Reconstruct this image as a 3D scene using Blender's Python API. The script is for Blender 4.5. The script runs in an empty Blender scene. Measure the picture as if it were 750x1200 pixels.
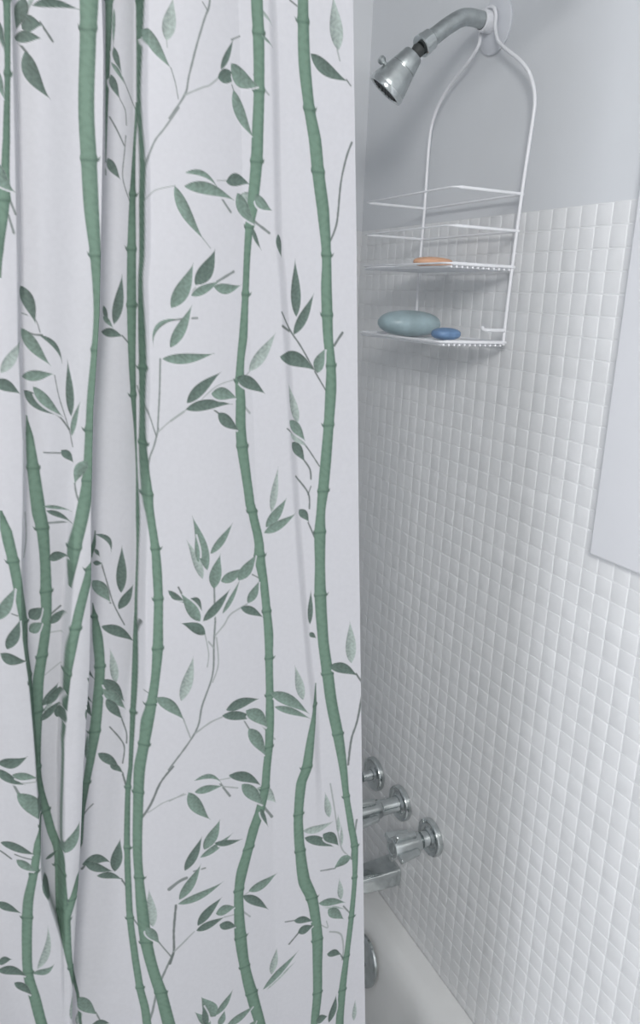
import bpy, bmesh, math, random
import numpy as np
from mathutils import Vector, Matrix

# Working frame: origin at the eye's height, x = 0 is the tiled end wall with the
# taps, y runs along that wall into the tub alcove, z is up.  ZO lifts it all so
# that the bathroom floor is at z = 0.
ZO = 1.595
FLOOR, CEIL = -1.595, 0.80
FAR, TUB_FRONT, FOOT = 1.412, 0.655, -1.52
scene = bpy.context.scene
col = scene.collection
rng = random.Random(7)

# ------------------------------------------------------------------ materials
def material(name, color, rough=0.5, metal=0.0, spec=0.5, noise=None, bump=None, coat=0.0):
    m = bpy.data.materials.new(name)
    m.use_nodes = True
    nt = m.node_tree
    b = nt.nodes['Principled BSDF']
    b.inputs['Base Color'].default_value = (*color, 1)
    b.inputs['Roughness'].default_value = rough
    b.inputs['Metallic'].default_value = metal
    b.inputs['Specular IOR Level'].default_value = spec
    b.inputs['Coat Weight'].default_value = coat
    tc = nt.nodes.new('ShaderNodeTexCoord')
    if noise:
        scale, amount = noise
        n = nt.nodes.new('ShaderNodeTexNoise')
        n.inputs['Scale'].default_value = scale
        n.inputs['Detail'].default_value = 5
        r = nt.nodes.new('ShaderNodeValToRGB')
        r.color_ramp.elements[0].position = 0.3
        r.color_ramp.elements[1].position = 0.7
        r.color_ramp.elements[0].color = (*[max(0, c * (1 - amount)) for c in color], 1)
        r.color_ramp.elements[1].color = (*[min(1, c * (1 + amount)) for c in color], 1)
        nt.links.new(tc.outputs['Object'], n.inputs['Vector'])
        nt.links.new(n.outputs['Fac'], r.inputs['Fac'])
        nt.links.new(r.outputs['Color'], b.inputs['Base Color'])
    if bump:
        scale, strength = bump
        n2 = nt.nodes.new('ShaderNodeTexNoise')
        n2.inputs['Scale'].default_value = scale
        n2.inputs['Detail'].default_value = 3
        bp = nt.nodes.new('ShaderNodeBump')
        bp.inputs['Strength'].default_value = strength
        bp.inputs['Distance'].default_value = 0.002
        nt.links.new(tc.outputs['Object'], n2.inputs['Vector'])
        nt.links.new(n2.outputs['Fac'], bp.inputs['Height'])
        nt.links.new(bp.outputs['Normal'], b.inputs['Normal'])
    return m

M_PAINT = material('wall_paint', (0.68, 0.70, 0.725), 0.45, noise=(6, 0.02), bump=(60, 0.08))
M_TILE = material('glazed_mosaic_tile', (0.765, 0.775, 0.785), 0.35, noise=(22, 0.03), bump=(45, 0.05))
M_GROUT = material('white_grout', (0.76, 0.77, 0.78), 0.7, noise=(40, 0.03))
M_CEIL = material('ceiling_paint', (0.70, 0.71, 0.72), 0.7, noise=(5, 0.02))
M_FLOOR = material('floor_tile', (0.50, 0.50, 0.50), 0.5, noise=(8, 0.08))
M_PANEL = material('white_gloss_paint', (0.76, 0.77, 0.80), 0.35, noise=(9, 0.01), bump=(30, 0.04))
M_TUB = material('white_enamel', (0.82, 0.825, 0.82), 0.22, noise=(10, 0.02), coat=0.3)
M_CHROME = material('chrome', (0.62, 0.655, 0.655), 0.15, 1.0, noise=(60, 0.10), bump=(90, 0.06))
M_DULL = material('dull_chrome', (0.52, 0.555, 0.555), 0.36, 1.0, noise=(70, 0.16), bump=(120, 0.12))
M_DARK = material('dark_rubber', (0.05, 0.055, 0.055), 0.6, noise=(50, 0.1))
M_WIRE = material('white_vinyl_coat', (0.80, 0.81, 0.84), 0.35, noise=(50, 0.03))
M_FLANGE = material('white_escutcheon', (0.66, 0.68, 0.72), 0.35, noise=(40, 0.04))
M_SOAP_GREY = material('grey_blue_soap', (0.33, 0.43, 0.46), 0.38, noise=(35, 0.18), bump=(40, 0.1))
M_SOAP_BLUE = material('blue_soap', (0.16, 0.27, 0.45), 0.42, noise=(45, 0.2), bump=(60, 0.1))
M_SOAP_ORANGE = material('orange_soap', (0.72, 0.42, 0.27), 0.5, noise=(35, 0.12))

# ------------------------------------------------------------------ helpers
def tag(o, label=None, cat=None, group=None, kind=None):
    if label: o['label'] = label
    if cat: o['category'] = cat
    if group: o['group'] = group
    if kind: o['kind'] = kind
    return o

ORIGIN = {}
def thing(name, label, cat, base, group=None):
    o = bpy.data.objects.new(name, None)
    o.empty_display_size = 0.03
    col.objects.link(o)
    o.location = (base[0], base[1], base[2] + ZO)
    ORIGIN[o] = Vector(base)
    return tag(o, label, cat, group)

def link_mesh(name, me, mats, parent, origin, smooth, angle=35):
    for m in (mats if isinstance(mats, (list, tuple)) else [mats]):
        me.materials.append(m)
    o = bpy.data.objects.new(name, me)
    col.objects.link(o)
    org = Vector(origin)
    me.transform(Matrix.Translation(-org))
    if parent:
        o.parent = parent
        o.location = org - ORIGIN[parent]
    else:
        o.location = org + Vector((0, 0, ZO))
    ORIGIN[o] = org
    if smooth:
        me.shade_smooth()
        me.set_sharp_from_angle(angle=math.radians(angle))
    return o

def obj(name, bm, mats, parent=None, origin=None, smooth=True, angle=35):
    """Link a bmesh (built in the working frame) as one mesh object."""
    bmesh.ops.recalc_face_normals(bm, faces=bm.faces[:])
    me = bpy.data.meshes.new(name)
    if origin is None:
        vs = [v.co for v in bm.verts]
        origin = [(min(v[i] for v in vs) + max(v[i] for v in vs)) / 2 for i in range(2)]
        origin.append(min(v[2] for v in vs))
    bm.to_mesh(me)
    bm.free()
    return link_mesh(name, me, mats, parent, origin, smooth, angle)

def frame_of(axis):
    a = Vector(axis).normalized()
    h = Vector((0, 0, 1)) if abs(a.z) < 0.9 else Vector((0, 1, 0))
    u = h.cross(a).normalized()
    return a, u, a.cross(u).normalized()

def add_lathe(bm, origin, axis, profile, seg=40):
    """profile: list of (distance along the axis, radius)."""
    a, u, v = frame_of(axis)
    o = Vector(origin)
    rings = []
    for h, r in profile:
        if r < 1e-6:
            rings.append([bm.verts.new(o + a * h)])
        else:
            rings.append([bm.verts.new(o + a * h + (u * math.cos(t) + v * math.sin(t)) * r)
                          for t in [2 * math.pi * k / seg for k in range(seg)]])
    for A, B in zip(rings, rings[1:]):
        if len(A) == 1 and len(B) == 1: continue
        for k in range(seg):
            j = (k + 1) % seg
            if len(A) == 1: bm.faces.new((A[0], B[j], B[k]))
            elif len(B) == 1: bm.faces.new((A[k], A[j], B[0]))
            else: bm.faces.new((A[k], A[j], B[j], B[k]))
    for ring, flip in ((rings[0], True), (rings[-1], False)):
        if len(ring) > 1: bm.faces.new(ring[::-1] if flip else ring)

def smooth_path(pts, n=8):
    P = [Vector(p) for p in pts]
    out = []
    for i in range(len(P) - 1):
        p0, p1, p2, p3 = P[max(i - 1, 0)], P[i], P[i + 1], P[min(i + 2, len(P) - 1)]
        for k in range(n):
            t = k / n
            out.append(0.5 * ((2 * p1) + (p2 - p0) * t + (2 * p0 - 5 * p1 + 4 * p2 - p3) * t * t
                              + (3 * p1 - p0 - 3 * p2 + p3) * t ** 3))
    out.append(P[-1])
    return out

def add_tube(bm, pts, r, seg=10, round_ends=True):
    P = [Vector(p) for p in pts]
    n = len(P)
    rad = r if isinstance(r, (list, tuple)) else [r] * n
    prev = None
    rings = []
    for i, p in enumerate(P):
        t = (P[min(i + 1, n - 1)] - P[max(i - 1, 0)]).normalized()
        if prev is None:
            u = frame_of(t)[1]
        else:
            u = (prev - t * prev.dot(t)).normalized()
        prev = u
        v = t.cross(u)
        rings.append([bm.verts.new(p + (u * math.cos(q) + v * math.sin(q)) * rad[i])
                      for q in [2 * math.pi * k / seg for k in range(seg)]])
    for A, B in zip(rings, rings[1:]):
        for k in range(seg):
            j = (k + 1) % seg
            bm.faces.new((A[k], A[j], B[j], B[k]))
    for ring, p, q, s in ((rings[0], P[0], P[1], rad[0]), (rings[-1], P[-1], P[-2], rad[-1])):
        d = (p - q).normalized()
        if round_ends:
            tip = bm.verts.new(p + d * s * 0.7)
            for k in range(seg):
                bm.faces.new((ring[k], ring[(k + 1) % seg], tip))
        else:
            bm.faces.new(ring)

def add_box(bm, lo, hi, bevel=0.0, seg=3):
    lo, hi = Vector(lo), Vector(hi)
    mat = Matrix.Translation((lo + hi) / 2) @ Matrix.Diagonal((*(hi - lo), 1))
    r = bmesh.ops.create_cube(bm, size=1.0, matrix=mat)
    if bevel:
        es = list({e for v in r['verts'] for e in v.link_edges})
        bmesh.ops.bevel(bm, geom=es, offset=bevel, segments=seg, profile=0.6, affect='EDGES')

def rounded_rect(a0, a1, b0, b1, r, n=10):
    pts = []
    for cx, cy, s in ((a1 - r, b1 - r, 0), (a0 + r, b1 - r, 1), (a0 + r, b0 + r, 2), (a1 - r, b0 + r, 3)):
        for k in range(n + 1):
            t = math.pi / 2 * (s + k / n)
            pts.append((cx + r * math.cos(t), cy + r * math.sin(t)))
    return pts

def add_loft(bm, rings, cap0=True, cap1=True):
    R = [[bm.verts.new(p) for p in ring] for ring in rings]
    n = len(R[0])
    for A, B in zip(R, R[1:]):
        for k in range(n):
            j = (k + 1) % n
            bm.faces.new((A[k], A[j], B[j], B[k]))
    if cap0: bm.faces.new(R[0][::-1])
    if cap1: bm.faces.new(R[-1])

# ------------------------------------------------------------------ the setting
PITCH, GAP, BEV, RISE = 0.027, 0.0020, 0.0012, 0.0007
TILE_TOP = 0.1253

def add_tiles(bm, place, u0, u1, z0, z1, u_phase):
    """Square mosaic, each tile with a cushioned edge, standing proud of the grout bed."""
    k0, k1 = math.ceil((u0 - u_phase) / PITCH - 1e-6), math.floor((u1 - u_phase) / PITCH + 1e-6)
    rows = int((z1 - z0) / PITCH + 1e-6)
    for k in range(k0, k1):
        for j in range(rows):
            ua, zb = u_phase + k * PITCH, z1 - j * PITCH
            jit = [rng.uniform(-0.00006, 0.00006) for _ in range(3)]
            h = GAP / 2
            c = [(ua + h, zb - PITCH + h), (ua + PITCH - h, zb - PITCH + h), (ua + PITCH - h, zb - h), (ua + h, zb - h)]
            s = [(1, 1), (-1, 1), (-1, -1), (1, -1)]
            low = [bm.verts.new(place(u, z, 0.0)) for u, z in c]
            mid = [bm.verts.new(place(u + a * BEV * 0.35, z + b * BEV * 0.35, RISE * 0.7)) for (u, z), (a, b) in zip(c, s)]
            top = [bm.verts.new(place(u + a * BEV, z + b * BEV, RISE + jit[0] + a * jit[1] + b * jit[2])) for (u, z), (a, b) in zip(c, s)]
            for A, B in ((low, mid), (mid, top)):
                for q in range(4):
                    w = (q + 1) % 4
                    f = bm.faces.new((A[q], A[w], B[w], B[q]))
                    f.material_index = 1
            bm.faces.new(top).material_index = 1

def quad(bm, pts, mi):
    bm.faces.new([bm.verts.new(p) for p in pts]).material_index = mi

# end wall with the taps (x = 0)
bm = bmesh.new()
add_box(bm, (0.0, -1.3, FLOOR), (0.10, FAR + 0.10, CEIL))
pl = lambda u, z, h: (-h - 0.0002, u, z)
add_tiles(bm, pl, 0.62, FAR, -1.2247, TILE_TOP, 0.8989)
add_tiles(bm, pl, -0.30, 0.6295, FLOOR, TILE_TOP, 0.8989)
quad(bm, [(-0.00025, -0.30, FLOOR), (-0.00025, -0.30, TILE_TOP), (-0.00025, FAR, TILE_TOP), (-0.00025, FAR, FLOOR)], 2)
o = obj('wall_right', bm, [M_PAINT, M_TILE, M_GROUT], None, (0, 0.3, FLOOR), True, 60)
tag(o, kind='structure')
# long wall behind the tub
bm = bmesh.new()
add_box(bm, (FOOT - 0.10, FAR, FLOOR), (0.0, FAR + 0.10, CEIL))
pl = lambda u, z, h: (u, FAR - h - 0.0002, z)
add_tiles(bm, pl, FOOT, -0.001, -1.2247, TILE_TOP, -0.002)
quad(bm, [(FOOT, FAR - 0.00025, -1.25), (FOOT, FAR - 0.00025, TILE_TOP), (0, FAR - 0.00025, TILE_TOP), (0, FAR - 0.00025, -1.25)], 2)
o = obj('wall_back', bm, [M_PAINT, M_TILE, M_GROUT], None, (-0.76, FAR, FLOOR), True, 60)
tag(o, kind='structure')
# wall at the other end of the tub, with an unseen extension added to shade the curtain's left
bm = bmesh.new()
add_box(bm, (FOOT - 0.10, 0.20, FLOOR), (FOOT, FAR, CEIL))
tag(obj('wall_left', bm, M_PAINT, None, (FOOT, 1.0, FLOOR), False), kind='structure')
bm = bmesh.new()
add_box(bm, (-2.6, -1.3, FLOOR - 0.05), (0.10, FAR + 0.10, FLOOR))
tag(obj('floor', bm, M_FLOOR, None, (-1.2, 0, FLOOR), False), kind='structure')
bm = bmesh.new()
add_box(bm, (-2.6, -1.3, CEIL), (0.10, FAR + 0.10, CEIL + 0.05))
tag(obj('ceiling', bm, M_CEIL, None, (-1.2, 0, CEIL), False), kind='structure')

# white board on the tiled wall
bm = bmesh.new()
add_box(bm, (-0.0135, 0.16, -0.3065), (-0.0002, 0.7165, 0.46), 0.0035, 3)
t = obj('wall_panel', bm, M_PANEL, None, (-0.0002, 0.44, -0.3065), True, 50)
tag(t, 'plain white painted panel on the tiled wall at the right edge of the picture', 'panel')

# ------------------------------------------------------------------ bathtub
t = thing('bathtub', 'white enamel bathtub with rounded rim below the chrome taps', 'bathtub', (-0.76, 1.03, FLOOR))
bm = bmesh.new()
RIM = -1.215
def tub_ring(z, drain, foot, front, back, r):
    return [(x, y, z) for x, y in rounded_rect(FOOT + 0.002 + foot, -0.0016 - drain, TUB_FRONT + front, FAR - 0.002 - back, r, 14)]
add_loft(bm, [
    tub_ring(FLOOR, 0, 0, 0, 0, 0.004),
    tub_ring(RIM - 0.018, 0, 0, 0, 0, 0.004),
    tub_ring(RIM - 0.006, 0.0, 0.0, 0.004, 0.0, 0.005),
    tub_ring(RIM, 0.0002, 0.0002, 0.018, 0.0002, 0.006),
    tub_ring(RIM - 0.001, 0.030, 0.07, 0.058, 0.035, 0.20),
    tub_ring(RIM - 0.004, 0.040, 0.082, 0.068, 0.045, 0.235),
    tub_ring(RIM - 0.012, 0.050, 0.094, 0.078, 0.054, 0.245),
    tub_ring(RIM - 0.028, 0.059, 0.106, 0.087, 0.062, 0.245),
    tub_ring(RIM - 0.060, 0.068, 0.125, 0.096, 0.070, 0.24),
    tub_ring(RIM - 0.160, 0.084, 0.185, 0.112, 0.085, 0.23),
    tub_ring(RIM - 0.270, 0.108, 0.27, 0.130, 0.104, 0.21),
    tub_ring(RIM - 0.315, 0.135, 0.33, 0.155, 0.130, 0.19),
    tub_ring(RIM - 0.335, 0.180, 0.40, 0.200, 0.175, 0.16),
    tub_ring(RIM - 0.340, 0.26, 0.55, 0.28, 0.26, 0.10)])
obj('shell', bm, M_TUB, t, (-0.76, 1.03, FLOOR), True, 50)
bm = bmesh.new()
ax = Vector((-1, 0, 0.14))
add_lathe(bm, (-0.0745, 1.102, -1.286), ax, [(0, 0.0), (0.0, 0.048), (0.003, 0.051), (0.007, 0.050), (0.011, 0.045), (0.0135, 0.030), (0.014, 0.0)], 48)
op = obj('overflow_plate', bm, M_CHROME, t, (-0.0745, 1.102, -1.286))
tag(op, 'round chrome overflow plate')
bm = bmesh.new()
add_box(bm, (-0.112, 1.0975, -1.299), (-0.085, 1.1065, -1.290), 0.003)
obj('trip_lever', bm, M_CHROME, op)

# ------------------------------------------------------------------ taps
def tap(y, label, sleeve, start, length, turn, stem_r):
    t = thing('shower_tap', label, 'tap', (-0.0015, y, -0.952), 'chrome taps in a row on the tiled wall')
    c = (-0.0012, y, -0.952)
    bm = bmesh.new()
    add_lathe(bm, c, (-1, 0, 0), [(0, 0.0), (0, 0.0340), (0.0015, 0.0350), (0.0080, 0.0348), (0.0105, 0.0336), (0.0115, 0.0318), (0.0108, 0.0305), (0.0092, 0.0285),
                                  (0.0080, 0.0230), (0.0085, stem_r + 0.005), (0.0120, stem_r + 0.0015), (0.0120, 0.0)], 56)
    obj('escutcheon', bm, M_CHROME, t, c)
    bm = bmesh.new()
    add_lathe(bm, c, (-1, 0, 0), [(0.008, 0.0), (0.008, stem_r + 0.001), (0.016, stem_r + 0.001), (0.018, stem_r), (sleeve, stem_r), (sleeve, 0.0)], 32)
    obj('stem_sleeve', bm, M_CHROME, t, c)
    h = Vector(c) + Vector((-start, 0, 0))
    bm = bmesh.new()
    L = length
    add_lathe(bm, h, (-1, 0, 0), [(0, 0.0), (0, stem_r + 0.0008), (0.004, stem_r + 0.003), (L * 0.30, 0.0172), (L * 0.42, 0.0180), (L * 0.50, 0.0182),
                                  (L * 0.93, 0.0184), (L * 0.985, 0.0175), (L, 0.0155), (L * 1.01, 0.0125), (L * 0.985, 0.0110), (L * 0.985, 0.0)], 40)
    for k in range(4):                                  # four rounded grip wings
        w = bmesh.new()
        add_box(w, (-L * 0.96, -0.0050, 0.012), (-L * 0.24, 0.0050, 0.0330), 0.0034, 3)
        for v in w.verts:                               # wings taper towards the wall
            s = (v.co.x + L * 0.96) / (L * 0.68)
            v.co.z -= 0.006 * s * (v.co.z > 0.018)
        a = math.radians(turn + 90 * k)
        w.transform(Matrix.Translation(h) @ Matrix.Rotation(a, 4, 'X'))
        me = bpy.data.meshes.new('tmp'); w.to_mesh(me); w.free()
        bm.from_mesh(me); bpy.data.meshes.remove(me)
    hd = obj('handle', bm, M_CHROME, t, h)
    bm = bmesh.new()
    add_lathe(bm, h, (-1, 0, 0), [(L * 0.97, 0.0), (L * 0.97, 0.0095), (L * 1.01, 0.009), (L * 1.03, 0.005), (L * 1.035, 0.0)], 24)
    obj('cap', bm, M_DULL, hd, h + Vector((-L, 0, 0)))
tap(1.012, 'chrome tap with winged handle, nearest of the row and fully in view', 0.040, 0.026, 0.062, 14, 0.0140)
tap(1.121, 'middle chrome tap of the row, its handle partly behind the curtain edge', 0.060, 0.050, 0.060, 10, 0.0150)
tap(1.226, 'farthest chrome tap of the row, mostly hidden by the curtain edge', 0.042, 0.034, 0.058, 25, 0.0105)

# tub spout
t = thing('tub_spout', 'blocky chrome tub spout under the taps, its tip behind the curtain edge', 'spout', (-0.0015, 1.131, -1.1165))
bm = bmesh.new()
rings = []
for x, zc, hy, hz, r in ((-0.0015, -1.1165, 0.0255, 0.0205, 0.008), (-0.003, -1.1165, 0.0270, 0.0215, 0.009), (-0.010, -1.1165, 0.0270, 0.0215, 0.010),
                         (-0.050, -1.1165, 0.0255, 0.0205, 0.010), (-0.090, -1.1160, 0.0235, 0.0195, 0.010), (-0.118, -1.1175, 0.0220, 0.0200, 0.011),
                         (-0.134, -1.1215, 0.0195, 0.0185, 0.012), (-0.141, -1.1245, 0.0150, 0.0140, 0.011), (-0.1435, -1.126, 0.007, 0.007, 0.006)):
    rings.append([(x, 1.131 + a, zc + b) for a, b in rounded_rect(-hy, hy, -hz, hz, r, 6)])
add_loft(bm, rings)
obj('spout_body', bm, M_CHROME, t, (-0.0015, 1.131, -1.1165), True, 40)
bm = bmesh.new()
add_lathe(bm, (-0.117, 1.131, -1.133), (0, 0, -1), [(0, 0.0), (0, 0.0135), (0.014, 0.0135), (0.0145, 0.0115), (0.009, 0.0105), (0.009, 0.0)], 28)
obj('outlet', bm, M_DULL, t)

# ------------------------------------------------------------------ shower head
AY = 1.035
t = thing('wall_shower', 'chrome shower head on a bent arm, high on the painted wall', 'shower head', (0, AY, 0.384))
bm = bmesh.new()
add_lathe(bm, (0, AY, 0.381), (-1, 0, 0), [(0, 0.0), (0, 0.036), (0.002, 0.037), (0.004, 0.0362), (0.0065, 0.031), (0.009, 0.022), (0.010, 0.0125), (0.010, 0.0)], 48)
tag(obj('flange', bm, M_FLANGE, t, (0, AY, 0.381)), 'white round wall flange')
bm = bmesh.new()
arm = smooth_path([(0.0, AY, 0.3835), (-0.022, AY, 0.3845), (-0.044, AY, 0.3850), (-0.060, AY, 0.3815), (-0.080, AY, 0.3695), (-0.101, AY, 0.3535), (-0.117, AY, 0.3410)], 8)
add_tube(bm, arm, 0.0112, 24, False)
obj('arm', bm, M_DULL, t, (0, AY, 0.384))
d = (Vector((-0.1640, AY + 0.0185, 0.2830)) - Vector((-0.134, AY, 0.327))).normalized()
dn = Vector((-0.128 + 0.101, 0, 0.3322 - 0.3535)).normalized()
bm = bmesh.new()
add_lathe(bm, (-0.107, AY, 0.3490), dn, [(0, 0.0), (0, 0.0125), (0.0015, 0.0138), (0.012, 0.0140), (0.0125, 0.0150), (0.0195, 0.0150), (0.0205, 0.0140), (0.0205, 0.0)], 32)
obj('collar_nut', bm, M_CHROME, t)
bm = bmesh.new()
add_lathe(bm, (-0.1215, AY, 0.3375), d, [(0, 0.0), (0.001, 0.0075), (0.006, 0.0095), (0.011, 0.0085), (0.014, 0.008), (0.014, 0)], 24)
obj('swivel_ball', bm, M_DARK, t)
b0 = Vector((-0.1325, AY, 0.3265))
bm = bmesh.new()
add_lathe(bm, b0, d, [(0.0, 0.0), (0.0, 0.0128), (0.002, 0.0142), (0.020, 0.0184), (0.0212, 0.0184), (0.0215, 0.0172), (0.0230, 0.0172), (0.0235, 0.0190),
                      (0.047, 0.0256), (0.053, 0.0268), (0.0560, 0.0262), (0.0560, 0.0)], 48)
body = obj('spray_body', bm, M_DULL, t, b0)
bm = bmesh.new()
add_lathe(bm, b0, d, [(0.0530, 0.0), (0.0530, 0.0272), (0.0560, 0.0280), (0.0600, 0.0275), (0.0605, 0.0245), (0.0585, 0.0232), (0.0585, 0.0)], 48)
obj('face_ring', bm, M_CHROME, body, b0 + d * 0.053)
bm = bmesh.new()
add_lathe(bm, b0, d, [(0.0580, 0.0), (0.0580, 0.0225), (0.0589, 0.022), (0.0589, 0.0)], 40)
a_, u_, v_ = frame_of(d)
for ring_r, cnt in ((0.006, 6), (0.0125, 12), (0.0185, 18)):
    for k in range(cnt):
        q = 2 * math.pi * k / cnt
        add_lathe(bm, b0 + d * 0.0585 + (u_ * math.cos(q) + v_ * math.sin(q)) * ring_r, d, [(0, 0), (0, 0.0012), (0.0016, 0.0009), (0.0016, 0)], 8)
obj('spray_face', bm, M_DARK, body, b0 + d * 0.058)
side = Vector((-d.z, 0, d.x)); side = side if side.x < 0 else -side
bm = bmesh.new()
k0 = b0 + d * 0.036 + side * 0.020
add_tube(bm, [k0, k0 + side * 0.010], 0.0028, 12)
add_lathe(bm, k0 + side * 0.007, side, [(0, 0.0), (0, 0.0042), (0.002, 0.0056), (0.006, 0.0056), (0.008, 0.004), (0.008, 0.0)], 16)
obj('adjusting_lever', bm, M_DULL, body)

# ------------------------------------------------------------------ shower caddy
CX, NEAR_Y, FAR_Y, FRONT_X = -0.020, 0.9165, 1.1600, -0.130
t = thing('shower_caddy', 'white wire shower caddy hanging from the shower arm', 'caddy', (CX, 1.037, -0.056))
bm = bmesh.new()
R_ = 0.0025
path = [(CX, 0.9245, -0.056), (CX, 0.9235, 0.0), (CX, 0.9165, 0.140), (CX, 0.9085, 0.239), (CX, 0.9085, 0.259), (CX, 0.914, 0.277), (CX, 0.9275, 0.298), (CX, 0.949, 0.3165),
        (CX, 0.978, 0.335), (-0.019, 0.999, 0.3495), (-0.017, 1.0095, 0.361), (-0.0155, 1.0160, 0.374), (-0.015, 1.0175, 0.388), (-0.015, 1.0235, 0.3985), (-0.015, 1.035, 0.4025),
        (-0.015, 1.0465, 0.3985), (-0.015, 1.0525, 0.388), (-0.0155, 1.0510, 0.376), (-0.017, 1.0480, 0.364), (-0.019, 1.0510, 0.3530), (CX, 1.072, 0.338), (CX, 1.103, 0.3235),
        (CX, 1.130, 0.305), (CX, 1.150, 0.282), (CX, 1.160, 0.247), (CX, 1.1605, 0.148), (CX, 1.163, 0.055), (CX, 1.163, -0.056)]
add_tube(bm, smooth_path(path, 7), R_, 12)
obj('frame', bm, M_WIRE, t, (CX, 1.037, -0.056))
bm = bmesh.new()
add_lathe(bm, (-0.007, AY, 0.3843), (-1, 0, 0), [(0, 0.0117), (0, 0.0134), (0.001, 0.0146), (0.018, 0.0146), (0.019, 0.0134), (0.019, 0.0117), (0, 0.0117)], 32)
obj('grip_collar', bm, M_WIRE, t)
def basket_loop(z, r=0.0020):
    """Guard rail: from the near upright round the front to the far upright, and back along the wall side."""
    n, f = NEAR_Y + (0.146 - z) * 0.035, FAR_Y + (0.146 - z) * 0.014
    bm = bmesh.new()
    c = 0.010
    pts = [(CX, n, z)] + [(FRONT_X + c, n, z)]
    for k in range(1, 6):
        a = math.pi / 2 * k / 5
        pts.append((FRONT_X + c - c * math.sin(a), n + c - c * math.cos(a), z))
    for k in range(0, 6):
        a = math.pi / 2 * k / 5
        pts.append((FRONT_X + c - c * math.cos(a), f - c + c * math.sin(a), z))
    pts.append((CX, f, z))
    radii = [r, r] + [r * 0.62] * 10 + [r, r]
    add_tube(bm, pts, [radii[min(i, len(radii) - 1)] if i not in (0, len(pts) - 1) else r for i in range(len(pts))], 10)
    add_tube(bm, [(CX + 0.003, n, z), (CX + 0.003, f, z)], r * 0.85, 10)
    return bm, n, f
for z in (0.146, 0.0985):
    bm, n, f = basket_loop(z)
    obj('guard_rail', bm, M_WIRE, t, (-0.075, 1.037, z))
for z in (0.0510, -0.0525):
    bm, n, f = basket_loop(z, 0.0023)
    shelf = obj('shelf_rim', bm, M_WIRE, t, (-0.075, 1.037, z))
    for k in range(12):
        x = CX - 0.006 - 0.0088 * k
        b = bmesh.new()
        add_tube(b, [(x, n - 0.001, z - 0.0042), (x, f + 0.001, z - 0.0042)], 0.0017, 8)
        obj('shelf_wire', b, M_WIRE, shelf, (x, 1.037, z - 0.0042))
bm = bmesh.new()
add_tube(bm, smooth_path([(CX, 0.9225, -0.0355), (-0.050, 0.9225, -0.0355), (-0.0590, 0.9225, -0.0340), (-0.0600, 0.9225, -0.031)], 5), 0.0024, 10)
obj('side_peg', bm, M_WIRE, t)

def soap(name, label, mat, centre, half, turn, power, parting=False):
    bm = bmesh.new()
    bmesh.ops.create_uvsphere(bm, u_segments=48, v_segments=28, radius=1.0)
    for v in bm.verts:
        x, y, z = v.co
        r = (abs(x) ** power + abs(y) ** power) ** (1 / power)
        c = math.hypot(x, y)
        s = (c / r) if r > 1e-6 else 1
        zz = math.copysign(abs(z) ** 0.78, z)
        if parting and abs(z) < 0.12: s *= 1.02
        v.co = (x * s * half[0], y * s * half[1], zz * half[2])
    bm.transform(Matrix.Translation(centre) @ Matrix.Rotation(math.radians(turn), 4, 'Z'))
    o = obj(name, bm, mat, None, (centre[0], centre[1], centre[2] - half[2]), True, 60)
    tag(o, label, 'soap')
soap('soap_bar', 'large grey-blue oval bar of soap on the bottom caddy shelf', M_SOAP_GREY, (-0.0760, 1.0930, -0.0545 + 0.0203), (0.0500, 0.0320, 0.0200), -8, 2.4, True)
soap('soap_bar', 'small blue bar of soap beside the big grey-blue one', M_SOAP_BLUE, (-0.0680, 1.0000, -0.0545 + 0.0093), (0.0225, 0.0180, 0.0090), 0, 2.3)
soap('soap_bar', 'thin orange sliver of soap on the upper caddy shelf', M_SOAP_ORANGE, (-0.0680, 1.0480, 0.0490 + 0.0083), (0.0340, 0.0200, 0.0080), 6, 2.3)

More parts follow.
